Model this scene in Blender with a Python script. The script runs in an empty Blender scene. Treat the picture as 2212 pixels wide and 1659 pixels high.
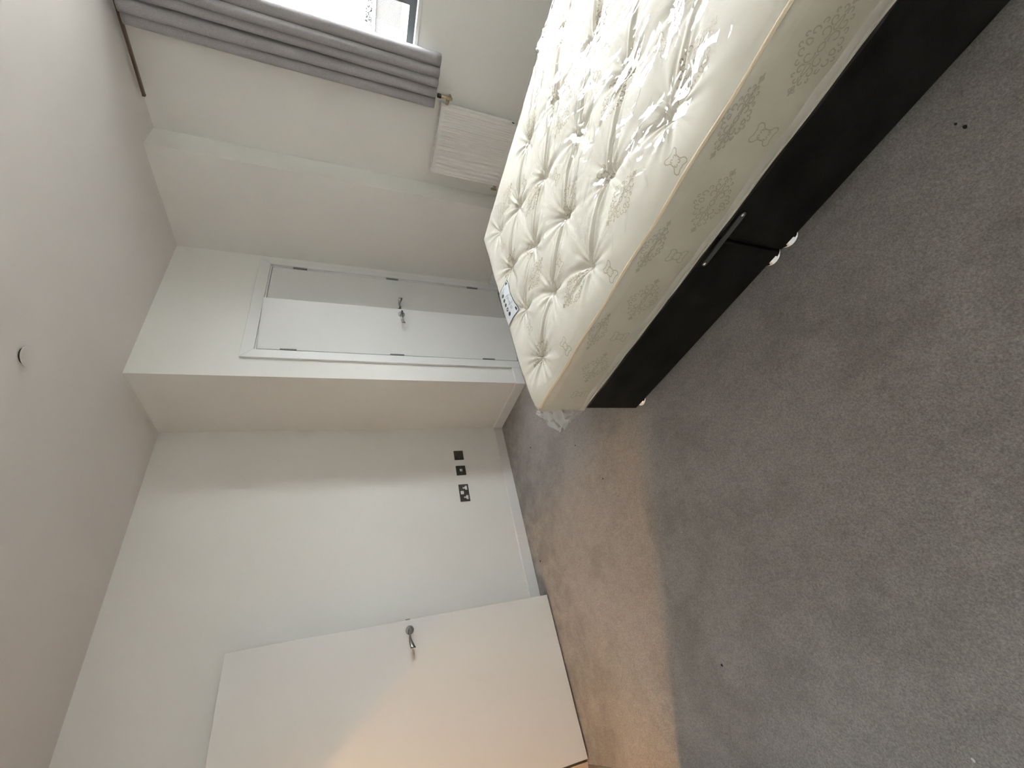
import bpy, bmesh, math, random
import numpy as np
from mathutils import Vector, Matrix

# ------------------------------------------------------------------ camera, world, exposure
SC = bpy.context.scene
COL = SC.collection
PI = math.pi
FPX = 896.547
CAMZ = 1.41046
cam_d = bpy.data.cameras.new('camera')
cam = bpy.data.objects.new('camera', cam_d)
COL.objects.link(cam)
SC.camera = cam
cam_d.sensor_fit = 'HORIZONTAL'
cam_d.sensor_width = 36.0
cam_d.lens = FPX / 2212 * 36.0
cam_d.clip_start = 0.01
R_ = Vector((0.79061039, -0.61187973, 0.02320368))      # to the right of the upright picture
U_ = Vector((0.20864963, 0.30483608, 0.92926869))       # up in the upright picture
F_ = Vector((0.57567399, 0.72984804, -0.36867505))
m3 = Matrix((-U_, R_, -F_)).transposed()                # the phone was held on its side: image right = down
cam.matrix_world = Matrix.Translation((0, 0, CAMZ)) @ m3.to_4x4()

world = bpy.data.worlds.new('overcast_sky')
SC.world = world
world.use_nodes = True
bg = world.node_tree.nodes['Background']
bg.inputs[0].default_value = (0.93, 0.97, 1.0, 1)
bg.inputs[1].default_value = 6.0

vs = SC.view_settings
vs.view_transform = 'Standard'
vs.look = 'None'
vs.gamma = 1.0
vs.use_curve_mapping = False
vs.exposure = 2.53
SC.cycles.max_bounces = 14
SC.cycles.diffuse_bounces = 8
SC.cycles.transparent_max_bounces = 16
SC.cycles.use_denoising = True

random.seed(7)
RNG = np.random.default_rng(11)

# ------------------------------------------------------------------ room measures (metres)
H = 2.70
XL = -0.458          # left wall (doorway wall)
YB = 3.2595          # back wall with the sockets
XR = 2.0275          # side of the closet block
YC = 2.5569          # front of the closet block
XW = 3.3408          # right wall, far piece
YS = 1.7695          # where the right wall steps back
XW2 = 3.5805         # window wall
YF = -1.20           # wall behind the camera

# ------------------------------------------------------------------ materials
def mat(name, col, rough=0.6, metal=0.0, spec=0.5, **kw):
    m = bpy.data.materials.new(name)
    m.use_nodes = True
    b = m.node_tree.nodes['Principled BSDF']
    b.inputs['Base Color'].default_value = (*col, 1)
    b.inputs['Roughness'].default_value = rough
    b.inputs['Metallic'].default_value = metal
    b.inputs['Specular IOR Level'].default_value = spec
    for k, v in kw.items():
        b.inputs[k.replace('_', ' ')].default_value = v
    return m

def nodes(m):
    nt = m.node_tree
    return nt, nt.nodes, nt.links, nt.nodes['Principled BSDF']

def noise_node(nt, scale, detail=4, rough=0.6, coord='Object', sc=(1, 1, 1)):
    tc = nt.nodes.new('ShaderNodeTexCoord')
    mp = nt.nodes.new('ShaderNodeMapping')
    mp.inputs['Scale'].default_value = sc
    n = nt.nodes.new('ShaderNodeTexNoise')
    n.inputs['Scale'].default_value = scale
    n.inputs['Detail'].default_value = detail
    n.inputs['Roughness'].default_value = rough
    nt.links.new(tc.outputs[coord], mp.inputs[0])
    nt.links.new(mp.outputs[0], n.inputs['Vector'])
    return n

def ramp(nt, src, stops):
    r = nt.nodes.new('ShaderNodeValToRGB')
    els = r.color_ramp.elements
    while len(els) < len(stops):
        els.new(0.5)
    for e, (p, c) in zip(els, stops):
        e.position = p
        e.color = (*c, 1)
    nt.links.new(src, r.inputs[0])
    return r

def mul(nt, a, b, fac=1.0):
    x = nt.nodes.new('ShaderNodeMix')
    x.data_type = 'RGBA'
    x.blend_type = 'MULTIPLY'
    x.inputs[0].default_value = fac
    nt.links.new(a, x.inputs[6])
    nt.links.new(b, x.inputs[7])
    return x.outputs[2]

def bump(m, src, strength, dist):
    nt, N, L, b = nodes(m)
    bp = N.new('ShaderNodeBump')
    bp.inputs['Strength'].default_value = strength
    bp.inputs['Distance'].default_value = dist
    L.new(src, bp.inputs['Height'])
    L.new(bp.outputs[0], b.inputs['Normal'])

def painted(name, col, rough, bs=0.12, scale=220, var=0.03):
    m = mat(name, col, rough, spec=0.35)
    nt, N, L, b = nodes(m)
    n = noise_node(nt, 1.3, 3)
    c0 = tuple(x * (1 - var) for x in col)
    r = ramp(nt, n.outputs[0], [(0.3, c0), (0.7, col)])
    L.new(r.outputs[0], b.inputs['Base Color'])
    n2 = noise_node(nt, scale, 2)
    bump(m, n2.outputs[0], bs, 0.001)
    return m

M = {}
M['wall'] = painted('matt_wall_paint', (0.78, 0.775, 0.74), 0.75)
M['ceiling'] = painted('matt_ceiling_paint', (0.70, 0.672, 0.648), 0.85)
M['gloss'] = painted('satin_white_trim', (0.735, 0.74, 0.73), 0.38, 0.05, 60, 0.01)
M['door'] = painted('satin_white_door', (0.70, 0.705, 0.69), 0.42, 0.05, 40, 0.015)
M['steel'] = mat('brushed_steel', (0.27, 0.27, 0.265), 0.24, 1.0)
M['hinge'] = mat('dull_steel', (0.28, 0.28, 0.28), 0.35, 1.0)
M['chrome'] = mat('chrome', (0.85, 0.85, 0.86), 0.08, 1.0)
M['brass'] = mat('valve_brass', (0.52, 0.42, 0.26), 0.3, 1.0)
M['black'] = mat('black_plastic', (0.012, 0.012, 0.013), 0.4)
M['gunmetal'] = mat('dark_nickel_plate', (0.075, 0.072, 0.066), 0.4, 0.6)
M['white_plastic'] = mat('white_plastic', (0.82, 0.82, 0.82), 0.35)
M['enamel'] = mat('radiator_enamel', (0.80, 0.80, 0.77), 0.3)
M['upvc'] = mat('grey_window_frame', (0.085, 0.095, 0.10), 0.3)
M['track'] = mat('bronze_curtain_track', (0.13, 0.095, 0.07), 0.35, 0.7)
M['hall_floor'] = mat('oak_floor', (0.42, 0.25, 0.13), 0.45)
M['speck_white'] = mat('white_paper', (0.9, 0.9, 0.88), 0.7)
M['speck_dark'] = mat('dark_crumb', (0.03, 0.027, 0.024), 0.9)

# carpet: taupe pile with traffic soiling
m = mat('taupe_carpet', (0.24, 0.22, 0.205), 1.0, spec=0.05)
nt, N, L, b = nodes(m)
base = ramp(nt, noise_node(nt, 210, 3, 0.75).outputs[0], [(0.28, (0.205, 0.195, 0.185)), (0.5, (0.37, 0.351, 0.332)), (0.75, (0.575, 0.55, 0.523))])
soil = ramp(nt, noise_node(nt, 3.2, 7, 0.62).outputs[0], [(0.33, (0.76, 0.75, 0.74)), (0.52, (1, 1, 1))])
soil2 = ramp(nt, noise_node(nt, 1.1, 4, 0.5).outputs[0], [(0.3, (0.84, 0.82, 0.80)), (0.7, (1, 1, 1))])
streak = ramp(nt, noise_node(nt, 26, 5, 0.7, sc=(1, 0.5, 1)).outputs[0], [(0.3, (0.84, 0.84, 0.84)), (0.6, (1, 1, 1))])
c = mul(nt, base.outputs[0], soil.outputs[0])
c = mul(nt, c, soil2.outputs[0])
c = mul(nt, c, streak.outputs[0])
geo = N.new('ShaderNodeNewGeometry')
sep = N.new('ShaderNodeSeparateXYZ')
L.new(geo.outputs['Position'], sep.inputs[0])
mr = N.new('ShaderNodeMapRange')                 # scuffed strip in front of the socket wall
mr.inputs['From Min'].default_value = YB - 0.75
mr.inputs['From Max'].default_value = YB - 0.12
L.new(sep.outputs['Y'], mr.inputs['Value'])
gn = ramp(nt, noise_node(nt, 5.5, 6, 0.68).outputs[0], [(0.42, (1, 1, 1)), (0.60, (0, 0, 0))])
mm = N.new('ShaderNodeMath')
mm.operation = 'MULTIPLY'
L.new(mr.outputs[0], mm.inputs[0])
L.new(gn.outputs[0], mm.inputs[1])
gr = ramp(nt, mm.outputs[0], [(0.0, (1, 1, 1)), (1.0, (0.60, 0.59, 0.58))])
c = mul(nt, c, gr.outputs[0])
L.new(c, b.inputs['Base Color'])
b.inputs['Sheen Weight'].default_value = 0.35
b.inputs['Sheen Roughness'].default_value = 0.6
bump(m, noise_node(nt, 330, 3, 0.8).outputs[0], 0.7, 0.006)
M['carpet'] = m

# black crushed velvet
m = mat('black_velvet', (0.010, 0.0095, 0.010), 0.85, spec=0.15)
nt, N, L, b = nodes(m)
r = ramp(nt, noise_node(nt, 9, 5, 0.6, sc=(1, 0.6, 1)).outputs[0], [(0.38, (0.003, 0.003, 0.0032)), (0.55, (0.0095, 0.0091, 0.0093))])
L.new(r.outputs[0], b.inputs['Base Color'])
b.inputs['Sheen Weight'].default_value = 0.05
bump(m, noise_node(nt, 300, 2).outputs[0], 0.3, 0.001)
M['velvet'] = m

# curtain cloth
m = mat('grey_curtain_cloth', (0.20, 0.193, 0.198), 0.85, spec=0.2)
nt, N, L, b = nodes(m)
r = ramp(nt, noise_node(nt, 240, 2, 0.6).outputs[0], [(0.3, (0.28, 0.27, 0.275)), (0.7, (0.40, 0.388, 0.393))])
L.new(r.outputs[0], b.inputs['Base Color'])
b.inputs['Sheen Weight'].default_value = 0.3
bump(m, noise_node(nt, 500, 2).outputs[0], 0.25, 0.001)
M['curtain'] = m

# mattress ticking
m = mat('cream_damask', (0.80, 0.77, 0.68), 0.8, spec=0.1)
nt, N, L, b = nodes(m)
r = ramp(nt, noise_node(nt, 7, 4).outputs[0], [(0.3, (0.80, 0.775, 0.685)), (0.7, (0.85, 0.825, 0.735))])
L.new(r.outputs[0], b.inputs['Base Color'])
bump(m, noise_node(nt, 420, 2, sc=(1, 0.3, 1)).outputs[0], 0.2, 0.001)
M['damask'] = m
m = mat('shaded_border_cloth', (0.62, 0.575, 0.46), 0.6, spec=0.3)  # ticking toned darker: shade of the mattress sides put into the colour
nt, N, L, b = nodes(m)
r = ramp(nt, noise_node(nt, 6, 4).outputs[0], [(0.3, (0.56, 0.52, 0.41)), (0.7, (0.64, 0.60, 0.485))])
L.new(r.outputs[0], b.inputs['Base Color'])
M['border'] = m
M['motif'] = mat('beige_woven_thread', (0.55, 0.485, 0.355), 0.5)
M['motif_border'] = mat('shaded_woven_thread', (0.42, 0.38, 0.285), 0.5)  # motif thread darkened with the same painted side shade
M['piping'] = mat('tan_piping', (0.80, 0.69, 0.49), 0.6)
M['tuft'] = mat('white_tuft', (0.78, 0.77, 0.74), 0.8)
M['label_white'] = mat('label_white', (0.74, 0.77, 0.80), 0.5)
M['label_ink'] = mat('label_ink', (0.03, 0.045, 0.05), 0.6)
M['label_grey'] = mat('label_grey_print', (0.42, 0.44, 0.47), 0.6)

def film_mat(name, gloss, haze, rough, bump_s=0.0):
    m = bpy.data.materials.new(name)
    m.use_nodes = True
    nt = m.node_tree
    N, L = nt.nodes, nt.links
    N.clear()
    out = N.new('ShaderNodeOutputMaterial')
    tr = N.new('ShaderNodeBsdfTransparent')
    gl = N.new('ShaderNodeBsdfGlossy')
    gl.distribution = 'BECKMANN'
    gl.inputs['Roughness'].default_value = rough
    df = N.new('ShaderNodeBsdfDiffuse')
    df.inputs[0].default_value = (0.86, 0.86, 0.85, 1)
    fr = N.new('ShaderNodeLayerWeight')          # Schlick reflectance, the same from both faces of the sheet
    fr.inputs[0].default_value = 0.5
    pw = N.new('ShaderNodeMath')
    pw.operation = 'POWER'
    pw.inputs[1].default_value = 5.0
    L.new(fr.outputs['Facing'], pw.inputs[0])
    ma = N.new('ShaderNodeMath')
    ma.operation = 'MULTIPLY_ADD'
    ma.inputs[1].default_value = 0.96
    ma.inputs[2].default_value = 0.04
    L.new(pw.outputs[0], ma.inputs[0])
    mu = N.new('ShaderNodeMath')
    mu.operation = 'MULTIPLY'
    mu.use_clamp = True
    mu.inputs[1].default_value = gloss
    L.new(ma.outputs[0], mu.inputs[0])
    m1 = N.new('ShaderNodeMixShader')
    m1.inputs[0].default_value = haze
    L.new(tr.outputs[0], m1.inputs[1])
    L.new(df.outputs[0], m1.inputs[2])
    m2 = N.new('ShaderNodeMixShader')
    L.new(mu.outputs[0], m2.inputs[0])
    L.new(m1.outputs[0], m2.inputs[1])
    L.new(gl.outputs[0], m2.inputs[2])
    L.new(m2.outputs[0], out.inputs[0])
    if bump_s:
        n = noise_node(nt, 38, 3, 0.55)
        bp = N.new('ShaderNodeBump')
        bp.inputs['Strength'].default_value = bump_s
        bp.inputs['Distance'].default_value = 0.004
        L.new(n.outputs[0], bp.inputs['Height'])
        L.new(bp.outputs[0], gl.inputs['Normal'])
        L.new(bp.outputs[0], fr.inputs['Normal'])
    return m

M['film'] = film_mat('clear_plastic_film', 1.35, 0.02, 0.05, 0.03)
M['film_fold'] = film_mat('folded_plastic_film', 1.6, 0.22, 0.12, 0.1)
M['film_flap'] = film_mat('crumpled_plastic_film', 1.8, 0.30, 0.10, 0.25)
M['glass'] = film_mat('window_glass', 1.0, 0.0, 0.0)

# ------------------------------------------------------------------ helpers
def tag(o, label=None, cat=None, group=None, kind=None):
    if label: o['label'] = label
    if cat: o['category'] = cat
    if group: o['group'] = group
    if kind: o['kind'] = kind
    return o

def empty(name, loc):
    o = bpy.data.objects.new(name, None)
    COL.objects.link(o)
    o.empty_display_size = 0.05
    o.location = loc
    return o

ORIG = {}
def obj(name, bm, m, parent=None, smooth=False, origin=None):
    """bm is in world coordinates"""
    if origin is None:
        cs = [v.co for v in bm.verts]
        lo = Vector([min(c[i] for c in cs) for i in range(3)])
        hi = Vector([max(c[i] for c in cs) for i in range(3)])
        origin = Vector(((lo.x + hi.x) / 2, (lo.y + hi.y) / 2, lo.z))
    origin = Vector(origin)
    bmesh.ops.translate(bm, verts=bm.verts, vec=-origin)
    me = bpy.data.meshes.new(name)
    bm.normal_update()
    bm.to_mesh(me)
    bm.free()
    if smooth:
        for p in me.polygons:
            p.use_smooth = True
    me.materials.append(M[m])
    o = bpy.data.objects.new(name, me)
    COL.objects.link(o)
    ORIG[o.name] = origin
    if parent is not None:
        po = ORIG.get(parent.name, Vector(parent.location))
        o.parent = parent
        o.location = origin - po
    else:
        o.location = origin
    return o

def thing(name, loc, label, cat, group=None, kind=None):
    o = empty(name, loc)
    ORIG[o.name] = Vector(loc)
    return tag(o, label, cat, group, kind)

def box(bm, x0, x1, y0, y1, z0, z1):
    vs_ = [bm.verts.new((x, y, z)) for x in (x0, x1) for y in (y0, y1) for z in (z0, z1)]
    for f in ((0, 1, 3, 2), (4, 6, 7, 5), (0, 4, 5, 1), (2, 3, 7, 6), (0, 2, 6, 4), (1, 5, 7, 3)):
        bm.faces.new([vs_[i] for i in f])

def obox(bm, o, ax, ay, az):
    """box spanned by three edge vectors from corner o"""
    o, ax, ay, az = map(Vector, (o, ax, ay, az))
    vs_ = [bm.verts.new(o + ax * i + ay * j + az * k) for i in (0, 1) for j in (0, 1) for k in (0, 1)]
    for f in ((0, 1, 3, 2), (4, 6, 7, 5), (0, 4, 5, 1), (2, 3, 7, 6), (0, 2, 6, 4), (1, 5, 7, 3)):
        bm.faces.new([vs_[i] for i in f])

def bevel(bm, w, seg=2):
    bmesh.ops.recalc_face_normals(bm, faces=bm.faces)
    bmesh.ops.bevel(bm, geom=list(bm.edges), offset=w, segments=seg, profile=0.5, affect='EDGES', clamp_overlap=True)

def B(*args, bev=0):
    bm = bmesh.new()
    if args and not isinstance(args[0], (tuple, list)):
        args = (args,)
    for a in args:
        box(bm, *a)
    if bev:
        bevel(bm, bev)
    bmesh.ops.recalc_face_normals(bm, faces=bm.faces)
    return bm

def lathe(bm, c, axis, prof, n=24):
    """prof: (distance along axis, radius)"""
    c, axis = Vector(c), Vector(axis).normalized()
    t = Vector((0, 0, 1)) if abs(axis.z) < 0.9 else Vector((1, 0, 0))
    a = axis.cross(t).normalized()
    d = axis.cross(a)
    rings = []
    for s, r in prof:
        if r < 1e-6:
            rings.append([bm.verts.new(c + axis * s)])
        else:
            rings.append([bm.verts.new(c + axis * s + (a * math.cos(2 * PI * k / n) + d * math.sin(2 * PI * k / n)) * r) for k in range(n)])
    for p, q in zip(rings, rings[1:]):
        if len(p) == 1 and len(q) == 1:
            continue
        for k in range(n):
            k2 = (k + 1) % n
            if len(p) == 1:
                bm.faces.new((p[0], q[k], q[k2]))
            elif len(q) == 1:
                bm.faces.new((p[k], q[0], p[k2]))
            else:
                bm.faces.new((p[k], q[k], q[k2], p[k2]))
    if len(rings[0]) > 1: bm.faces.new(rings[0][::-1])
    if len(rings[-1]) > 1: bm.faces.new(rings[-1])
    bmesh.ops.recalc_face_normals(bm, faces=bm.faces)

def sweep(bm, pts, half, e1, e2, n=12):
    """ellipse section (half widths a,b along e1,e2) along pts"""
    e1, e2 = Vector(e1), Vector(e2)
    rings = []
    for p, (a, b_) in zip(pts, half):
        rings.append([bm.verts.new(Vector(p) + e1 * a * math.cos(2 * PI * k / n) + e2 * b_ * math.sin(2 * PI * k / n)) for k in range(n)])
    for p, q in zip(rings, rings[1:]):
        for k in range(n):
            bm.faces.new((p[k], q[k], q[(k + 1) % n], p[(k + 1) % n]))
    bm.faces.new(rings[0][::-1])
    bm.faces.new(rings[-1])
    bmesh.ops.recalc_face_normals(bm, faces=bm.faces)

def tube(bm, pts, r, n=8, closed=False):
    pts = [Vector(p) for p in pts]
    rings = []
    k_ = len(pts)
    for i, p in enumerate(pts):
        a = pts[(i - 1) % k_] if closed or i > 0 else p
        c = pts[(i + 1) % k_] if closed or i < k_ - 1 else p
        t = (c - a).normalized()
        ref = Vector((0, 0, 1)) if abs(t.z) < 0.9 else Vector((1, 0, 0))
        s = t.cross(ref).normalized()
        q = s.cross(t)
        rings.append([bm.verts.new(p + (s * math.cos(2 * PI * j / n) + q * math.sin(2 * PI * j / n)) * r) for j in range(n)])
    pairs = list(zip(rings, rings[1:])) + ([(rings[-1], rings[0])] if closed else [])
    for p, q in pairs:
        for j in range(n):
            bm.faces.new((p[j], q[j], q[(j + 1) % n], p[(j + 1) % n]))
    if not closed:
        bm.faces.new(rings[0][::-1])
        bm.faces.new(rings[-1])
    bmesh.ops.recalc_face_normals(bm, faces=bm.faces)

def struct(name, bm, m, label, cat, **kw):
    return tag(obj(name, bm, m, **kw), label, cat, kind='structure')

# ------------------------------------------------------------------ room shell
T = 0.12
struct('floor', B(XL - 0.018, XW2 + 0.1, YF - 0.1, YB + 0.1, -0.06, 0.0), 'carpet', 'worn taupe carpet covering the whole bedroom floor', 'floor')
struct('ceiling', B(-2.2, 4.0, YF - 0.2, 4.0, H, H + 0.1), 'ceiling', 'plain off-white bedroom ceiling', 'ceiling')
struct('wall_back', B(XL - 0.1, XW + 0.36, YB, YB + T, 0, H), 'wall', 'white wall with the dark socket plates', 'wall')
struct('wall_closet_side', B(XR, XR + 0.1, YC + 0.1, YB, 0, H), 'wall', 'narrow side face of the closet block', 'wall')
OX0, OX1, OZ = 2.262, 3.226, 2.034          # closet opening
struct('wall_closet_front', B((XR, OX0, YC, YC + 0.1, 0, H), (OX1, XW, YC, YC + 0.1, 0, H), (OX0, OX1, YC, YC + 0.1, OZ, H)), 'wall',
       'white wall around the double closet doors', 'wall')
struct('wall_right', B(XW, XW + 0.36, YS, YB, 0, H), 'wall', 'right wall between the closet and the radiator recess', 'wall')
WY0, WY1, WZ0, WZ1 = -0.30, 1.00, 1.045, 2.48   # window opening
struct('wall_window', B((XW2, XW2 + 0.25, YF, WY0, 0, H), (XW2, XW2 + 0.25, WY1, YS, 0, H), (XW2, XW2 + 0.25, WY0, WY1, 0, WZ0 - 0.025), (XW2, XW2 + 0.25, WY0, WY1, WZ1, H)), 'wall',
       'white window wall behind the curtain and radiator', 'wall')
DY0, DY1, DZ = 2.155, 3.105, 2.03           # doorway in the left wall
struct('wall_left', B((XL - T, XL, YF, DY0, 0, H), (XL - T, XL, DY1 + 0.015, YB, 0, H), (XL - T, XL, DY0, DY1 + 0.015, DZ, H)), 'wall',
       'left wall with the doorway to the hall', 'wall')
struct('wall_front', B(XL - T, XW2 + 0.25, YF - T, YF, 0, H), 'wall', 'wall behind the head of the bed', 'wall')
struct('wall_hall', B((-1.95, -1.85, 1.2, 3.9, 0, H), (-1.95, XL - T, 1.1, 1.2, 0, H), (-1.95, XL - T, 3.9, 4.0, 0, H), (XL - T, XL - T + 0.02, YB, 3.9, 0, H)), 'wall',
       'hall walls beyond the open door', 'wall')
struct('floor_hall', B(-1.85, XL - 0.03, 1.2, 3.9, -0.06, -0.004), 'hall_floor', 'oak coloured hall floor beyond the open door', 'floor')
struct('trim_threshold', B(XL - 0.032, XL - 0.014, DY0, DY1, -0.02, 0.004), 'hinge', 'thin metal threshold strip under the open door', 'threshold')

# baseboards (profile: square board with a small chamfer on top)
BBH, BBT = 0.0876, 0.015
def baseboard(name, p, q, n, label):
    """from p to q on the wall face, n = outward normal (2D)"""
    bm = bmesh.new()
    prof = [(0, 0), (BBT, 0), (BBT, BBH - 0.006), (BBT - 0.005, BBH), (0, BBH)]
    A = [bm.verts.new((p[0] + n[0] * a, p[1] + n[1] * a, z)) for a, z in prof]
    C = [bm.verts.new((q[0] + n[0] * a, q[1] + n[1] * a, z)) for a, z in prof]
    k = len(prof)
    for i in range(k):
        bm.faces.new((A[i], C[i], C[(i + 1) % k], A[(i + 1) % k]))
    bm.faces.new(A); bm.faces.new(C[::-1])
    bmesh.ops.recalc_face_normals(bm, faces=bm.faces)
    return struct(name, bm, 'gloss', label, 'baseboard')
baseboard('baseboard_back', (XL, YB), (XR, YB), (0, -1), 'white skirting board along the socket wall')
baseboard('baseboard_closet_side', (XR, YC - BBT), (XR, YB - BBT), (-1, 0), 'white skirting board on the closet block side')
baseboard('baseboard_closet_front', (XR, YC), (2.186, YC), (0, -1), 'short white skirting piece left of the closet doors')
baseboard('baseboard_closet_corner', (3.288, YC), (XW - BBT, YC), (0, -1), 'short white skirting piece right of the closet doors')
baseboard('baseboard_right', (XW, YS), (XW, YC), (-1, 0), 'white skirting board on the right wall')
baseboard('baseboard_step', (XW, YS), (XW2 - BBT, YS), (0, -1), 'white skirting board on the wall step')
baseboard('baseboard_window', (XW2, YF + BBT), (XW2, YS - BBT), (-1, 0), 'white skirting board under the window')
baseboard('baseboard_front', (XL + BBT, YF), (XW2, YF), (0, 1), 'white skirting board behind the bed')
baseboard('baseboard_left', (XL, YF), (XL, 2.08), (1, 0), 'white skirting board on the left wall')

# ------------------------------------------------------------------ closet frame and doors
tr = thing('trim_1', (2.74, YC, 0), 'white architrave and lining around the double closet doors', 'door frame', kind='structure')
AX0, AX1, AZ = 2.186, 3.284, 2.110
AI0, AI1, AIZ = 2.262, 3.222, 2.030
ft = 0.018
def mitre_board(pts, parent, y0, y1, name='architrave_board'):
    bm = bmesh.new()
    a = [bm.verts.new((x, y1, z)) for x, z in pts]
    c = [bm.verts.new((x, y0, z)) for x, z in pts]
    k = len(pts)
    bm.faces.new(a); bm.faces.new(c[::-1])
    for i in range(k):
        bm.faces.new((a[i], c[i], c[(i + 1) % k], a[(i + 1) % k]))
    bmesh.ops.recalc_face_normals(bm, faces=bm.faces)
    bmesh.ops.bevel(bm, geom=list(bm.edges), offset=0.002, segments=1, affect='EDGES')
    return obj(name, bm, 'gloss', parent)
mitre_board([(AX0, 0), (AI0, 0), (AI0, AIZ), (AX0, AZ)], tr, YC - ft, YC)
mitre_board([(AX1, 0), (AI1, 0), (AI1, AIZ), (AX1, AZ)], tr, YC - ft, YC)
mitre_board([(AX0, AZ), (AI0, AIZ), (AI1, AIZ), (AX1, AZ)], tr, YC - ft, YC)
LX0, LX1, LZ = 2.276, 3.212, 2.020        # inside of the lining
obj('door_lining', B((AI0, LX0, YC, YC + 0.1, 0, LZ), (LX1, OX1, YC, YC + 0.1, 0, LZ), (AI0, OX1, YC, YC + 0.1, LZ, OZ)), 'gloss', tr)
obj('door_stop', B((LX0, LX0 + 0.012, YC + 0.042, YC + 0.06, 0, LZ), (LX1 - 0.012, LX1, YC + 0.042, YC + 0.06, 0, LZ), (LX0 + 0.012, LX1 - 0.012, YC + 0.042, YC + 0.06, LZ - 0.012, LZ)), 'gloss', tr)

def lever(parent, c, n, d, length=0.112, z=Vector((0, 0, 1))):
    """lever handle on a door face; c on the face, n outward, d along the lever"""
    c, n, d = Vector(c), Vector(n), Vector(d)
    h_ = None
    bm = bmesh.new()
    lathe(bm, c, n, [(0, 0.026), (0.006, 0.026), (0.008, 0.0245), (0.0085, 0.011)], 28)
    rose = obj('handle_rose', bm, 'steel', parent, smooth=False)
    bm = bmesh.new()
    lathe(bm, c, n, [(0.008, 0.0095), (0.046, 0.0085), (0.052, 0.007)], 16)
    pts, hw = [], []
    K = 14
    for i in range(K):
        t = i / (K - 1)
        s = -0.010 + t * (length + 0.010)
        up = 0.006 * math.sin(t * PI) - 0.010 * t * t
        dep = 0.047 - 0.016 * math.sin(t * PI * 0.9) + 0.006 * t
        pts.append(c + d * s + z * up + n * dep)
        w = 0.0085 - 0.0035 * math.sin(PI * min(1, t * 1.3)) + 0.0075 * t ** 2
        hw.append((w, 0.0075 - 0.0035 * t))
    hw[0] = (0.004, 0.004)
    sweep(bm, pts, hw, z, n, 12)
    obj('lever', bm, 'steel', parent, smooth=True)
    return rose

def hinge(parent, x, y, z0, z1, r=0.0065):
    bm = bmesh.new()
    hh = (z1 - z0) / 5
    for k in range(5):
        lathe(bm, (x, y, z0 + k * hh + 0.0006), (0, 0, 1), [(0, r), (hh - 0.0012, r)], 12)
    box(bm, x - 0.008, x + 0.008, y + 0.003, y + 0.006, z0, z1)
    return obj('hinge', bm, 'hinge', parent)

TH = 0.038
ang = math.radians(12.6)
# left leaf: stands a little open
hp = Vector((LX0 + 0.003, YC - 0.002, 0.010))
dv = Vector((math.cos(ang), -math.sin(ang), 0))
nv = Vector((-math.sin(ang), -math.cos(ang), 0))
WL = 0.447
d1 = thing('door_1', hp, 'left white closet door standing slightly ajar', 'door', kind='structure')
bm = bmesh.new()
obox(bm, hp, dv * WL, -nv * TH, (0, 0, 2.006))
bevel(bm, 0.0015, 1)
obj('leaf', bm, 'door', d1)
lever(d1, hp + dv * (WL - 0.055) + Vector((0, 0, 0.992)), nv, -dv)
for z0 in (0.224, 0.992, 1.762):
    hinge(d1, LX0 + 0.001, YC - 0.010, z0, z0 + 0.108)
# right leaf: shut
d2 = thing('door_2', (LX1, YC, 0), 'right white closet door standing shut', 'door', kind='structure')
bm = B(2.745, LX1 - 0.004, YC - 0.001, YC + TH, 0.010, LZ - 0.005)
bevel(bm, 0.0015, 1)
obj('leaf', bm, 'door', d2)
lever(d2, (2.800, YC - 0.001, 1.000), (0, -1, 0), (1, 0, 0))
for z0 in (0.226, 0.993, 1.755):
    hinge(d2, LX1 - 0.001, YC - 0.010, z0, z0 + 0.108)

# ------------------------------------------------------------------ bedroom door, folded back along the socket wall
tr2 = thing('trim_2', (XL, 2.63, 0), 'white frame of the doorway to the hall', 'door frame', kind='structure')
obj('door_lining', B((XL - T, XL, DY0, DY0 + 0.015, 0, DZ - 0.015), (XL - T, XL, DY1 - 0.0, DY1 + 0.015, 0, DZ - 0.015), (XL - T, XL, DY0, DY1 + 0.015, DZ - 0.015, DZ)), 'gloss', tr2)
obj('architrave_board', B(XL, XL + 0.012, DY0 - 0.065, DY0 + 0.01, 0, DZ + 0.06), 'gloss', tr2)
obj('architrave_board', B(XL, XL + 0.012, DY0 + 0.01, DY1, DZ - 0.01, DZ + 0.06), 'gloss', tr2)
hpt = Vector((-0.4406, 3.0642, 0.012))
led = Vector((0.4783, 3.0916, 0.012))
dv3 = (led - hpt); W3 = dv3.length; dv3.normalize()
nv3 = Vector((dv3.y, -dv3.x, 0))
d3 = thing('door_3', hpt, 'tall white bedroom door swung open against the socket wall', 'door', kind='structure')
bm = bmesh.new()
obox(bm, hpt, dv3 * W3, -nv3 * 0.044, (0, 0, 2.0))
bevel(bm, 0.0015, 1)
obj('leaf', bm, 'door', d3)
lever(d3, hpt + dv3 * (W3 - 0.060) + Vector((0, 0, 0.993)), nv3, -dv3, 0.108)
bm = bmesh.new()
obox(bm, hpt + dv3 * (W3 - 0.0005) - nv3 * 0.032 + Vector((0, 0, 0.985)), dv3 * 0.008, nv3 * 0.020, (0, 0, 0.026))
obj('latch', bm, 'hinge', d3)

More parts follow.
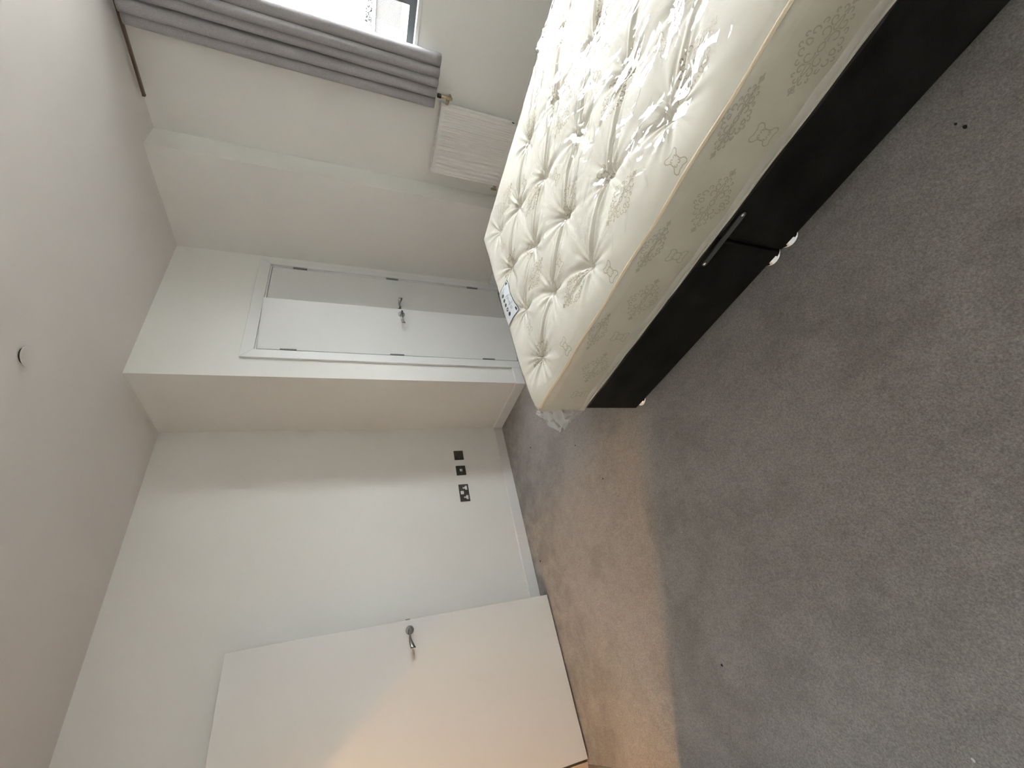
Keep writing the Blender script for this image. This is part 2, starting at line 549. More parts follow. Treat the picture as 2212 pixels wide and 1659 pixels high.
# ------------------------------------------------------------------ hall downlight (lights the doorway)
LPX, LPY = -1.13, 2.505
dl = thing('ceiling_light', (LPX, LPY, H - 0.02), 'warm round downlight in the hall ceiling beyond the open door', 'light')
bm = bmesh.new()
lathe(bm, (LPX, LPY, H), (0, 0, -1), [(0, 0.055), (0.006, 0.055), (0.008, 0.050), (0.008, 0.042), (0.002, 0.040)], 32)
obj('light_trim', bm, 'white_plastic', dl)
ld = bpy.data.lights.new('warm_lamp', 'AREA')
ld.shape = 'DISK'
ld.size = 0.11
ld.energy = 5.5
ld.color = (1.0, 0.55, 0.22)
lo = bpy.data.objects.new('warm_lamp', ld)
COL.objects.link(lo)
lo.parent = dl
lo.location = (0, 0, 0.008)

# ------------------------------------------------------------------ window
w1 = thing('window_1', (XW2 + 0.1, 0.32, WZ0), 'dark grey framed window with a white sill behind the curtain', 'window', kind='structure')
fx0, fx1 = XW2 + 0.075, XW2 + 0.145
obj('sill', B(XW2 - 0.012, XW2 + 0.25, WY0 - 0.0, WY1 + 0.0, WZ0 - 0.025, WZ0, bev=0.003), 'gloss', w1)
fw_ = 0.045
obj('frame', B((fx0, fx1, WY0, WY1, WZ0, WZ0 + fw_), (fx0, fx1, WY0, WY1, WZ1 - fw_, WZ1), (fx0, fx1, WY0, WY0 + fw_, WZ0 + fw_, WZ1 - fw_), (fx0, fx1, WY1 - fw_, WY1, WZ0 + fw_, WZ1 - fw_)), 'upvc', w1)
obj('mullion', B(fx0, fx1, 0.600, 0.668, WZ0 + fw_, WZ1 - fw_), 'upvc', w1)
for a, c_ in ((WY0 + fw_, 0.600), (0.668, WY1 - fw_)):
    obj('pane', B(fx0 + 0.03, fx0 + 0.036, a, c_, WZ0 + fw_, WZ1 - fw_), 'glass', w1)

# ------------------------------------------------------------------ curtain and track
TX = 3.515
trk = thing('curtain_track', (TX, 0.55, 2.672), 'slim bronze curtain track fixed under the ceiling by the window', 'curtain track')
obj('rail', B(TX - 0.012, TX + 0.012, -1.0, 1.535, 2.667, 2.682, bev=0.002), 'track', trk)
obj('end_cap', B(TX - 0.013, TX + 0.013, 1.535, 1.545, 2.666, 2.683, bev=0.002), 'track', trk)
for yy in (0.95, 0.2, -0.6):
    obj('bracket', B(TX - 0.009, TX + 0.009, yy - 0.012, yy + 0.012, 2.682, H), 'track', trk)

cur = thing('curtain', (3.50, 1.0, 0.865), 'dark grey pleated curtain gathered beside the bright window', 'curtain')
def curtain_mesh():
    S, Zn = 260, 40
    ye = [1.160, 1.092, 1.030, 0.972, 0.915, 0.842]        # pleat boundaries at the hem
    dep = [0.062, 0.082, 0.074, 0.086, 0.074]
    nf = 5
    verts, faces = [], []
    for j in range(Zn + 1):
        t = j / Zn
        z = 2.664 + (0.866 - 2.664) * t
        for i in range(S + 1):
            q = i / S * nf
            k = min(nf - 1, int(q))
            f = q - k
            drift = 0.006 * math.sin(2.6 * t + 1.9 * k)
            a = dep[k] * (0.72 + 0.28 * min(1, 3 * t)) * (1 + 0.12 * math.sin(3.1 * t + 2.2 * k))
            lobe = math.sin(PI * f) ** 0.42
            y_ = ye[k] + (ye[k + 1] - ye[k]) * f
            x = 3.536 - a * lobe
            y = y_ + drift * math.sin(PI * q / nf) + 0.008 * math.sin(2 * PI * f) + 0.012 * lobe * math.sin(1.3 * k + 0.7)
            verts.append((x, y, z))
    for j in range(Zn):
        for i in range(S):
            k = j * (S + 1) + i
            faces.append((k, k + 1, k + S + 2, k + S + 1))
    me = bpy.data.meshes.new('drape')
    me.from_pydata([(a - 3.50, b_ - 1.0, c_ - 0.865) for a, b_, c_ in verts], [], faces)
    for p in me.polygons:
        p.use_smooth = True
    me.materials.append(M['curtain'])
    o = bpy.data.objects.new('drape', me)
    COL.objects.link(o)
    o.parent = cur
    so = o.modifiers.new('thickness', 'SOLIDIFY')
    so.thickness = 0.003
    return o
curtain_mesh()
for k in range(6):
    yy = 1.145 - k * 0.058
    bm = bmesh.new()
    box(bm, TX - 0.004, TX + 0.004, yy - 0.004, yy + 0.004, 2.650, 2.667)
    obj('glider', bm, 'white_plastic', cur)

# ------------------------------------------------------------------ radiator
ry0, ry1, rz0, rz1 = 1.128, 1.628, 0.212, 0.812
rxf = 3.478
rad = thing('radiator', (3.52, 1.378, rz0), 'white ribbed panel radiator on the window wall behind the bed', 'radiator')
def rad_panel(xf, xb, name):
    nr, per = 14, 14
    ys = np.linspace(ry0 + 0.004, ry1 - 0.004, nr * per + 1)
    zs = [rz0, rz0 + 0.026, rz0 + 0.036, rz0 + 0.050, rz0 + 0.30, rz1 - 0.050, rz1 - 0.036, rz1 - 0.026, rz1]
    am = [0, 0, 0.55, 1, 1, 1, 0.55, 0, 0]
    bm = bmesh.new()
    grid = []
    for z, a in zip(zs, am):
        row = []
        for i, y in enumerate(ys):
            u = (i / per) % 1.0
            p = 0.5 - 0.5 * math.cos(2 * PI * u)
            p = min(1, max(0, (p - 0.18) / 0.64))
            edge = min(1, min(i, len(ys) - 1 - i) / 6)
            row.append(bm.verts.new((xf + (xb - xf) * 0.0 - (p - 1.0) * 0.011 * a * edge, y, z)))
        grid.append(row)
    for r0, r1 in zip(grid, grid[1:]):
        for i in range(len(ys) - 1):
            bm.faces.new((r0[i], r0[i + 1], r1[i + 1], r1[i]))
    bmesh.ops.recalc_face_normals(bm, faces=bm.faces)
    return obj(name, bm, 'enamel', rad, smooth=True)
rad_panel(rxf, rxf + 0.01, 'ribbed_panel')
obj('panel_rim', B((rxf - 0.001, rxf + 0.014, ry0, ry0 + 0.006, rz0, rz1), (rxf - 0.001, rxf + 0.014, ry1 - 0.006, ry1, rz0, rz1), (rxf, rxf + 0.014, ry0 + 0.006, ry1 - 0.006, rz0 - 0.003, rz0 + 0.003), (rxf, rxf + 0.014, ry0 + 0.006, ry1 - 0.006, rz1 - 0.003, rz1 + 0.003)), 'enamel', rad)
obj('back_panel', B(3.540, 3.552, ry0, ry1, rz0, rz1, bev=0.003), 'enamel', rad)
obj('side_panel', B(rxf + 0.016, 3.538, ry0 - 0.002, ry0 + 0.002, rz0 + 0.012, rz1 + 0.002, bev=0.001), 'enamel', rad)
obj('side_panel', B(rxf + 0.016, 3.538, ry1 - 0.002, ry1 + 0.002, rz0 + 0.012, rz1 + 0.002, bev=0.001), 'enamel', rad)
bm = bmesh.new()
box(bm, rxf + 0.006, rxf + 0.014, ry0, ry1, rz1, rz1 + 0.005)
box(bm, 3.532, 3.540, ry0, ry1, rz1, rz1 + 0.005)
for k in range(24):
    yy = ry0 + 0.010 + k * 0.0208
    box(bm, rxf + 0.014, 3.532, yy, yy + 0.006, rz1, rz1 + 0.004)
obj('top_grille', bm, 'enamel', rad)
for zz in (0.30, 0.70):
    obj('wall_bracket', B(3.552, XW2, 1.36, 1.40, zz, zz + 0.04), 'enamel', rad)
# valve high on the near side
vx, vy = 3.505, 1.082
vb = bmesh.new()
lathe(vb, (vx, vy, 0.742), (0, 0, 1), [(0, 0.009), (0.010, 0.011), (0.012, 0.009), (0.030, 0.009), (0.032, 0.012), (0.044, 0.012), (0.046, 0.009), (0.066, 0.010), (0.072, 0.012), (0.082, 0.012)], 16)
lathe(vb, (vx, vy, 0.772), (0, 1, 0), [(0, 0.008), (0.012, 0.008), (0.013, 0.013), (0.028, 0.013), (0.029, 0.008), (0.050, 0.008)], 8)
lathe(vb, (vx, vy, 0.748), (1, 0, 0), [(0, 0.007), (0.076, 0.007)], 12)
v1 = obj('valve', vb, 'brass', rad)
bm = bmesh.new()
lathe(bm, (vx, vy, 0.824), (0, 0, 1), [(0, 0.013), (0.002, 0.0145), (0.024, 0.0145), (0.028, 0.012)], 18)
obj('valve_cap', bm, 'black', v1)
bm = bmesh.new()
lathe(bm, (vx, ry0 - 0.0005, 0.245), (0, -1, 0), [(0, 0.011), (0.004, 0.011), (0.005, 0.008)], 16)
obj('blanking_plug', bm, 'black', rad)
vb = bmesh.new()
lathe(vb, (vx, ry1, 0.245), (0, 1, 0), [(0, 0.008), (0.010, 0.008), (0.011, 0.013), (0.024, 0.013), (0.025, 0.009), (0.050, 0.009)], 8)
lathe(vb, (vx, 1.672, 0.225), (0, 0, 1), [(0, 0.009), (0.012, 0.011), (0.042, 0.011), (0.050, 0.007)], 14)
lathe(vb, (vx, 1.672, 0.235), (1, 0, 0), [(0, 0.007), (0.076, 0.007)], 12)
obj('valve', vb, 'brass', rad)

# ------------------------------------------------------------------ socket plates on the back wall
yw = YB - 0.0005
def plate(name, x0, x1, label, cat):
    t = thing(name, ((x0 + x1) / 2, YB, 0.426), label, cat)
    bm = B(x0, x1, YB - 0.0085, YB, 0.426, 0.509)
    bmesh.ops.bevel(bm, geom=[e for e in bm.edges if all(v.co.y < YB - 0.005 for v in e.verts)], offset=0.002, segments=2, affect='EDGES')
    obj('faceplate', bm, 'gunmetal', t)
    return t
def screw(t, x, z, y=YB - 0.0085):
    bm = bmesh.new()
    lathe(bm, (x, y, z), (0, -1, 0), [(0, 0.0035), (0.0008, 0.003)], 12)
    obj('screw', bm, 'hinge', t)
pl = plate('blank_plate', 1.694, 1.782, 'dark square blank wall plate nearest the closet block', 'wall plate')
screw(pl, 1.708, 0.4675); screw(pl, 1.768, 0.4675)
pd = plate('data_socket', 1.545, 1.633, 'dark square wall plate with one small white data module', 'wall socket')
screw(pd, 1.559, 0.4675); screw(pd, 1.619, 0.4675)
dm = obj('data_module', B(1.578, 1.601, YB - 0.0105, YB - 0.006, 0.456, 0.479, bev=0.001), 'white_plastic', pd)
obj('port', B(1.583, 1.596, YB - 0.0108, YB - 0.010, 0.459, 0.470), 'label_grey', dm)
ps = plate('double_socket', 1.305, 1.457, 'dark double power socket with white inserts and switches', 'wall socket')
for cx in (1.423, 1.339):
    bm = bmesh.new()
    yf = YB - 0.0095
    pts = [(-0.018, -0.016), (0.018, -0.016), (0.018, 0.000), (0.0065, 0.002), (0.0065, 0.021), (-0.0065, 0.021), (-0.0065, 0.002), (-0.018, 0.000)]
    a = [bm.verts.new((cx + px, yf, 0.455 + pz)) for px, pz in pts]
    c_ = [bm.verts.new((cx + px, YB - 0.006, 0.455 + pz)) for px, pz in pts]
    bm.faces.new(a); bm.faces.new(c_[::-1])
    for i in range(8):
        bm.faces.new((a[i], c_[i], c_[(i + 1) % 8], a[(i + 1) % 8]))
    bmesh.ops.recalc_face_normals(bm, faces=bm.faces)
    ins = obj('pin_insert', bm, 'white_plastic', ps)
    for (px, pz, w_, h_) in ((-0.011, -0.0085, 0.0035, 0.002), (0.011, -0.0085, 0.0035, 0.002), (0, 0.0125, 0.002, 0.004)):
        obj('pin_slot', B(cx + px - w_, cx + px + w_, yf - 0.0003, yf + 0.0005, 0.455 + pz - h_, 0.455 + pz + h_), 'black', ins)
for cx in (1.3885, 1.3735):
    rk = obj('rocker_switch', B(cx - 0.007, cx + 0.007, YB - 0.0125, YB - 0.006, 0.473, 0.500, bev=0.001), 'white_plastic', ps)
    obj('switch_mark', B(cx - 0.003, cx + 0.003, YB - 0.0128, YB - 0.0122, 0.484, 0.487), 'label_grey', rk)

# ------------------------------------------------------------------ round cover plate on the ceiling
cpx, cpy = 1.5545, 1.861
cp = thing('ceiling_cover_plate', (cpx, cpy, H - 0.014), 'small round white cover plate on the ceiling', 'ceiling plate')
bm = bmesh.new()
lathe(bm, (cpx, cpy, H - 0.010), (0, 0, -1), [(0, 0.045), (0.002, 0.045), (0.0035, 0.043)], 40)
obj('cover_disc', bm, 'ceiling', cp)
bm = bmesh.new()
lathe(bm, (cpx, cpy, H), (0, 0, -1), [(0, 0.036), (0.010, 0.036)], 32)
obj('recess_collar', bm, 'black', cp)

# ------------------------------------------------------------------ divan base
BX0, BX1, BY0, BY1 = 0.9886, 2.300, -0.470, 1.4303
BYM = 0.480
BZ0, BZ1 = 0.035, 0.350
dbase = thing('divan_base', ((BX0 + BX1) / 2, BYM, 0), 'black velvet divan bed base in two joined halves', 'bed base')
def base_half(y0, y1):
    bm = B(BX0, BX1, y0, y1, BZ0, BZ1)
    bevel(bm, 0.008, 3)
    return obj('base_section', bm, 'velvet', dbase, smooth=False)
s1 = base_half(BYM + 0.002, BY1)
s2 = base_half(BY0, BYM - 0.002)
def glide(parent, x, y):
    bm = bmesh.new()
    lathe(bm, (x, y, 0.0), (0, 0, 1), [(0, 0.034), (0.004, 0.0385), (0.009, 0.0385), (0.013, 0.034), (0.022, 0.016), (BZ0 + 0.002, 0.014)], 32)
    obj('glide', bm, 'chrome', parent, smooth=True)
for yy in (BY1 - 0.030, BYM + 0.044):
    glide(s1, BX0 + 0.042, yy); glide(s1, BX1 - 0.04, yy)
for yy in (BYM - 0.034, BY0 + 0.04):
    glide(s2, BX0 + 0.042, yy); glide(s2, BX1 - 0.04, yy)
# link bar that ties the halves together
lb = bmesh.new()
hx = BX0 - 0.0035
ya, yb, zc = 0.392, 0.572, 0.306
hz = 0.0095
outl = []
for k in range(13):
    t = -PI / 2 + PI * k / 12
    outl.append((yb + hz * math.cos(t), zc + hz * math.sin(t)))
for k in range(13):
    t = PI / 2 + PI * k / 12
    outl.append((ya + hz * math.cos(t), zc + hz * math.sin(t)))
a = [lb.verts.new((BX0 - 0.0045, y, z)) for y, z in outl]
c_ = [lb.verts.new((BX0 - 0.0005, y, z)) for y, z in outl]
lb.faces.new(a); lb.faces.new(c_[::-1])
for i in range(len(a)):
    j = (i + 1) % len(a)
    lb.faces.new((a[i], c_[i], c_[j], a[j]))
bmesh.ops.recalc_face_normals(lb, faces=lb.faces)
lbo = obj('link_bar', lb, 'hinge', dbase)
for yy in (ya, yb):
    bm = bmesh.new()
    lathe(bm, (BX0 - 0.0045, yy, zc), (-1, 0, 0), [(0, 0.0062), (0.0015, 0.0058), (0.003, 0.003), (0.0033, 0.0)], 16)
    obj('screw', bm, 'chrome', lbo, smooth=True)

# ------------------------------------------------------------------ mattress
MX0, MX1, MY0, MY1 = 0.975, 2.302, -0.475, 1.430
MZ0, MZE = 0.352, 0.595
mat_t = thing('mattress', ((MX0 + MX1) / 2, (MY0 + MY1) / 2, MZ0), 'cream tufted mattress still wrapped in clear plastic on the black base', 'mattress')

_perm = RNG.permutation(512)
_gr = RNG.uniform(0, 2 * PI, 512)
def perlin(x, y, seed=0):
    x = np.asarray(x, float); y = np.asarray(y, float)
    xi = np.floor(x).astype(int); yi = np.floor(y).astype(int)
    xf = x - xi; yf = y - yi
    def g(ix, iy, dx, dy):
        h_ = _perm[(_perm[(ix + seed * 17) % 512] + iy) % 512]
        an = _gr[h_]
        return np.cos(an) * dx + np.sin(an) * dy
    u = xf * xf * xf * (xf * (xf * 6 - 15) + 10)
    v = yf * yf * yf * (yf * (yf * 6 - 15) + 10)
    a = g(xi, yi, xf, yf); b_ = g(xi + 1, yi, xf - 1, yf)
    c_ = g(xi, yi + 1, xf, yf - 1); d_ = g(xi + 1, yi + 1, xf - 1, yf - 1)
    return (a + (b_ - a) * u) + ((c_ + (d_ - c_) * u) - (a + (b_ - a) * u)) * v

TUFTS = []
for i in range(7):
    y = 1.252 - 0.2525 * i
    xs = [1.145, 1.463, 1.790, 2.120] if i % 2 == 0 else [1.298, 1.625, 1.965]
    TUFTS += [(x, y) for x in xs]
SEGS = []
for i, (x, y) in enumerate(TUFTS):
    for (x2, y2) in TUFTS[i + 1:]:
        dd = math.hypot(x2 - x, y2 - y)
        if dd < 0.325 and abs(y2 - y) > 0.1:
            SEGS.append((x, y, x2, y2))

def body_h(X, Y, tuft=1.0):
    e = np.maximum(np.minimum(X - MX0, Y - MY0), 0)        # the near side slopes to its piping, the far edges stay plump
    far = np.minimum(np.maximum(MX1 - X, 0), np.maximum(MY1 - Y, 0))
    z = MZE + 0.030 * (1 - np.exp(-e / 0.075)) - 0.005 * np.exp(-far / 0.012)
    if tuft <= 0:
        return z
    for k, (tx, ty) in enumerate(TUFTS):
        dx, dy = X - tx, Y - ty
        r = np.sqrt(dx * dx + dy * dy)
        near = r < 0.30
        th = np.arctan2(dy, dx)
        ph = k * 1.7
        dim = 0.026 * np.exp(-r / 0.036) + 0.014 * np.exp(-(r / 0.12) ** 2)
        puck = 0.0048 * (r / 0.025) * np.exp(-r / 0.042) * (np.sin(9 * th + ph + 1.5 * np.sin(2 * th + ph)) + 0.6 * np.sin(17 * th + 2 * ph))
        z = z - tuft * np.where(near, dim + puck, 0)
    for k, (x1, y1, x2, y2) in enumerate(SEGS):
        L2 = math.hypot(x2 - x1, y2 - y1)
        ux, uy = (x2 - x1) / L2, (y2 - y1) / L2
        s = (X - x1) * ux + (Y - y1) * uy
        bow = 0.012 * np.sin(np.clip(s / L2, 0, 1) * PI) * math.sin(k * 2.3)
        q = -(X - x1) * uy + (Y - y1) * ux - bow
        w = np.clip(np.sin(np.clip(s / L2, 0, 1) * PI), 0, 1)
        ends = np.clip(1 - np.abs(s / L2 - 0.5) * 1.9, 0, 1)
        inside = (s > 0) & (s < L2)
        if ux * uy > 0:      # wide soft valleys one way
            val = -0.0125 * np.exp(-(q / 0.016) ** 2) + 0.004 * np.exp(-((np.abs(q) - 0.034) / 0.018) ** 2)
            val = val * (0.25 + 0.75 * (1 - w))
        else:                # sharp gathered creases the other way
            val = -0.0085 * np.exp(-(q / 0.0065) ** 2) + 0.0055 * np.exp(-((np.abs(q) - 0.014) / 0.007) ** 2) - 0.004 * np.exp(-((q - 0.030) / 0.006) ** 2)
            val = val * (0.55 + 0.45 * (1 - w))
        z = z + tuft * np.where(inside, val, 0)
    return z

def grid_xy(step):
    nx = int(round((MX1 - MX0) / step)); ny = int(round((MY1 - MY0) / step))
    return np.linspace(MX0, MX1, nx + 1), np.linspace(MY0, MY1, ny + 1)

def shell(name, Z, xs, ys, side, rows, zbot, mname, mside=None):
    """top height field Z[j,i] plus four draped sides; side(s, t) = bulge outwards"""
    nx, ny = len(xs), len(ys)
    V = []
    X, Y = np.meshgrid(xs, ys)
    V = np.stack([X, Y, Z], -1).reshape(-1, 3).tolist()
    F = []
    for j in range(ny - 1):
        for i in range(nx - 1):
            k = j * nx + i
            F.append((k, k + 1, k + nx + 1, k + nx))
    # perimeter loop counter-clockwise
    loop = [(i, 0) for i in range(nx)] + [(nx - 1, j) for j in range(1, ny)] + [(i, ny - 1) for i in range(nx - 2, -1, -1)] + [(0, j) for j in range(ny - 2, 0, -1)]
    P = len(loop)
    prev = [j * nx + i for i, j in loop]
    acc = 0.0
    s_at, nrm, edge = [], [], []
    for (i, j) in loop:
        nx_, ny_ = 0.0, 0.0
        if i == 0: nx_ -= 1
        if i == nx - 1: nx_ += 1
        if j == 0: ny_ -= 1
        if j == ny - 1: ny_ += 1
        l = math.hypot(nx_, ny_)
        nrm.append((nx_ / l, ny_ / l))
        s_at.append((xs[i] * (1 if ny_ < 0 else -1) * (1 if ny_ else 0) + ys[j] * (1 if nx_ else 0) + 10 * nx_ + 20 * ny_))
        edge.append(min(min(i, nx - 1 - i) * (xs[1] - xs[0]) if ny_ else 9, min(j, ny - 1 - j) * (ys[1] - ys[0]) if nx_ else 9))
    for r in range(1, rows + 1):
        t = r / rows
        cur_ = []
        for p, (i, j) in enumerate(loop):
            zt = Z[j, i]
            b_ = side(s_at[p], t, min(edge[p], 9.0))
            V.append((xs[i] + nrm[p][0] * b_, ys[j] + nrm[p][1] * b_, zt + (zbot - zt) * t))
            cur_.append(len(V) - 1)
        for p in range(P):
            q = (p + 1) % P
            F.append((prev[p], cur_[p], cur_[q], prev[q]))
        prev = cur_
    o0 = ORIG[mat_t.name]
    me = bpy.data.meshes.new(name)
    A = np.array(V) - np.array(o0)
    me.from_pydata(A.tolist(), [], F)
    for p in me.polygons:
        p.use_smooth = True
    me.materials.append(M[mname])
    if mside:                                   # side faces take the cloth colour with shade painted in
        me.materials.append(M[mside])
        nt_ = (nx - 1) * (ny - 1)
        for p in me.polygons[nt_:]:
            p.material_index = 1
    o = bpy.data.objects.new(name, me)
    COL.objects.link(o)
    ORIG[o.name] = Vector(o0)
    o.parent = mat_t
    return o

def np1(s, f, seed):
    return float(perlin(np.array(s * f), np.array(seed * 3.7), seed))

xs, ys = grid_xy(0.0048)
Xg, Yg = np.meshgrid(xs, ys)
Zb = body_h(Xg, Yg)
Zb += 0.0025 * perlin(Xg * 6, Yg * 6, 3)
edge_rows = np.minimum(np.minimum(Xg - MX0, MX1 - Xg), np.minimum(Yg - MY0, MY1 - Yg))
def side_body(s, t, e):
    return 0.012 * math.sin(PI * t) * min(1, e / 0.08 + 0.3) + 0.0015 * math.sin(s * 23 + 3 * t)
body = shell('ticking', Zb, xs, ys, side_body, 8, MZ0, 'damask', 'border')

# piping round the top and bottom edge
def rect_path(z, off, step=0.03, r=0.018):
    pts = []
    x0, x1, y0, y1 = MX0 - off, MX1 + off, MY0 - off, MY1 + off
    for (ax, ay, bx, by) in ((x0, y0, x1, y0), (x1, y0, x1, y1), (x1, y1, x0, y1), (x0, y1, x0, y0)):
        L_ = math.hypot(bx - ax, by - ay)
        n_ = int(L_ / step)
        for k in range(1, n_):
            t = k / n_
            wob = 0.002 * math.sin(37 * t + ax * 5)
            pts.append((ax + (bx - ax) * t, ay + (by - ay) * t, z + wob))
    return pts
bm = bmesh.new()
tube(bm, rect_path(MZE + 0.001, 0.002), 0.0045, 8, True)
obj('piping', bm, 'piping', mat_t, smooth=True)
bm = bmesh.new()
tube(bm, rect_path(MZ0 + 0.012, 0.004), 0.0045, 8, True)
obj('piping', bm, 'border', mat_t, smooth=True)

def hz(x, y):
    return float(body_h(np.array([x]), np.array([y]))[0])
def surf_z(x, y, Zs=None):
    Zb_ = Zb if Zs is None else Zs
    i = (x - MX0) / (xs[1] - xs[0]); j = (y - MY0) / (ys[1] - ys[0])
    i0 = int(np.clip(math.floor(i), 0, len(xs) - 2)); j0 = int(np.clip(math.floor(j), 0, len(ys) - 2))
    a, b_ = i - i0, j - j0
    return float(Zb_[j0, i0] * (1 - a) * (1 - b_) + Zb_[j0, i0 + 1] * a * (1 - b_) + Zb_[j0 + 1, i0] * (1 - a) * b_ + Zb_[j0 + 1, i0 + 1] * a * b_)

# tuft buttons
bm = bmesh.new()
lathe(bm, (0, 0, 0), (0, 0, 1), [(0, 0.012), (0.003, 0.0125), (0.006, 0.009), (0.007, 0.0)], 12)
tm = bpy.data.meshes.new('tuft_button')
bm.to_mesh(tm); bm.free()
tm.materials.append(M['tuft'])
for p in tm.polygons: p.use_smooth = True
for (x, y) in TUFTS:
    o = bpy.data.objects.new('tuft_button', tm)
    COL.objects.link(o)
    o.parent = mat_t
    o.location = Vector((x, y, surf_z(x, y) - 0.001)) - ORIG[mat_t.name]

# woven motifs: ribbons laid on the cloth
def arc(cx, cy, r0, r1, a0, a1, n=16):
    return [(cx + (r0 + (r1 - r0) * k / n) * math.cos(a0 + (a1 - a0) * k / n), cy + (r0 + (r1 - r0) * k / n) * math.sin(a0 + (a1 - a0) * k / n)) for k in range(n + 1)]
def medallion_curves():
    q = []
    # one quadrant: u = along the long axis, v = across
    q.append(arc(0.022, 0.016, 0.015, 0.004, -2.4, 3.2))
    q.append(arc(0.046, 0.014, 0.010, 0.003, 3.6, -1.6))
    q.append(arc(0.018, 0.040, 0.010, 0.003, -1.0, 4.2))
    q.append(arc(0.038, 0.031, 0.007, 0.002, 2.4, -2.6))
    q.append(arc(0.066, 0.009, 0.008, 0.002, -2.6, 2.6))
    q.append(arc(0.060, 0.022, 0.005, 0.0015, 3.5, -1.5))
    q.append(arc(0.084, 0.006, 0.006, 0.0015, -2.4, 3.0))
    q.append(arc(0.008, 0.053, 0.006, 0.0015, -0.5, 4.6))
    q.append([(0.0, 0.008), (0.006, 0.005), (0.010, 0.0)])
    q.append([(0.030, 0.0), (0.035, 0.006), (0.052, 0.003), (0.058, 0.0)])
    q.append([(0.074, 0.0), (0.080, 0.004), (0.096, 0.0)])
    q.append([(0.0, 0.030), (0.006, 0.034), (0.004, 0.044), (0.0, 0.047)])
    out = []
    for c_ in q:
        for su in (1, -1):
            for sv in (1, -1):
                out.append([(u * su, v * sv) for u, v in c_])
    return out
def butterfly_curves():
    q = [[(0.0130, 0.0), (0.0125, 0.006), (0.0145, 0.012), (0.0190, 0.016), (0.0225, 0.022), (0.0220, 0.030), (0.0170, 0.0345), (0.0110, 0.0320), (0.0060, 0.0295), (0.0, 0.0305)],
         arc(0.0055, 0.012, 0.0055, 0.0025, -1.2, 3.6, 8)]
    out = []
    for c_ in q:
        for su in (1, -1):
            for sv in (1, -1):
                out.append([(u * su, v * sv) for u, v in c_])
    return out
def ribbon_mesh(curves, place, w):
    V, F = [], []
    for c_ in curves:
        n_ = len(c_)
        for k in range(n_):
            a = c_[max(0, k - 1)]; b_ = c_[min(n_ - 1, k + 1)]
            tx, ty = b_[0] - a[0], b_[1] - a[1]
            l = math.hypot(tx, ty) or 1
            nx_, ny_ = -ty / l * w, tx / l * w
            V.append(place(c_[k][0] + nx_, c_[k][1] + ny_))
            V.append(place(c_[k][0] - nx_, c_[k][1] - ny_))
            if k:
                m_ = len(V)
                F.append((m_ - 4, m_ - 3, m_ - 1, m_ - 2))
    return V, F
def motif(curves, place, w, m_='motif'):
    V, F = ribbon_mesh(curves, place, w)
    o0 = ORIG[mat_t.name]
    me = bpy.data.meshes.new('woven_motif')
    me.from_pydata([tuple(np.array(v) - np.array(o0)) for v in V], [], F)
    me.materials.append(M[m_])
    o = bpy.data.objects.new('woven_motif', me)
    COL.objects.link(o)
    o.parent = body
    return o
MC, BC = medallion_curves(), butterfly_curves()
def on_top(cx, cy):
    return lambda u, v: (cx + v, cy + u, surf_z(cx + v, cy + u) + 0.0009)
for k in range(4):
    x = 1.150 + 0.323 * k
    for n_ in range(-1, 5):
        y = (1.232 if k % 2 == 0 else 1.050) - 0.367 * n_
        if MY0 + 0.1 < y < MY1 - 0.09:
            motif(MC, on_top(x, y), 0.0016)
for k in range(5):
    x = 0.9995 + 0.323 * k + (0.02 if k == 0 else 0)
    for n_ in range(-1, 5):
        y = (1.048 if k % 2 == 0 else 1.240) - 0.367 * n_
        if MY0 + 0.05 < y < MY1 - 0.04 and x < MX1 - 0.03:
            if k == 0: x = 1.024
            motif(BC, on_top(x, y), 0.0016)
def on_left(cy, cz):
    def f(u, v):
        t = (MZE - (cz + v)) / (MZE - MZ0)
        return (MX0 - side_body(cy + u - 10, t, 1.0) - 0.0015, cy + u, cz + v)
    return f
for cy in (1.27, 0.905, 0.54, 0.175, -0.19):
    motif(MC, on_left(cy - 0.17, 0.465), 0.0016, 'motif_border')
    motif(BC, on_left(cy + 0.01, 0.455), 0.0016, 'motif_border')
    motif([[(u, v * 0.55) for u, v in c_] for c_ in MC], on_left(cy - 0.0, 0.555), 0.0016, 'motif_border') if abs(cy - 0.54) < 0.4 else None

def blur(A, n):
    for _ in range(n):
        P_ = np.pad(A, 1, mode='edge')
        A = (P_[:-2, 1:-1] + P_[2:, 1:-1] + P_[1:-1, :-2] + P_[1:-1, 2:] + 2 * A) / 6
    return A
Zlab = np.maximum(blur(Zb, 60), Zb)
# printed label near the foot edge
la, lb_, lc = Vector((1.762, 1.312)), Vector((1.500, 1.288)), Vector((1.506, 1.420))
def lab(u, v, lift):
    """u from the far corner to the near one, v towards the foot edge"""
    p = la + (lb_ - la) * u + (lc - lb_) * v
    y = min(p.y, MY1 - 0.001)
    return Vector((p.x, y, surf_z(p.x, y, Zlab) + lift))
def lab_patch(name, u0, u1, v0, v1, m_, lift, parent, nu=24, nv=12):
    bm = bmesh.new()
    g = [[bm.verts.new(lab(u0 + (u1 - u0) * i / nu, v0 + (v1 - v0) * j / nv, lift)) for i in range(nu + 1)] for j in range(nv + 1)]
    for j in range(nv):
        for i in range(nu):
            bm.faces.new((g[j][i], g[j][i + 1], g[j + 1][i + 1], g[j + 1][i]))
    bmesh.ops.recalc_face_normals(bm, faces=bm.faces)
    return obj(name, bm, m_, parent, smooth=True)
lbl = lab_patch('sewn_label', 0, 1, 0, 1, 'label_white', 0.0025, mat_t)
lbl['label'] = 'white sewn label with dark border and five round icons'
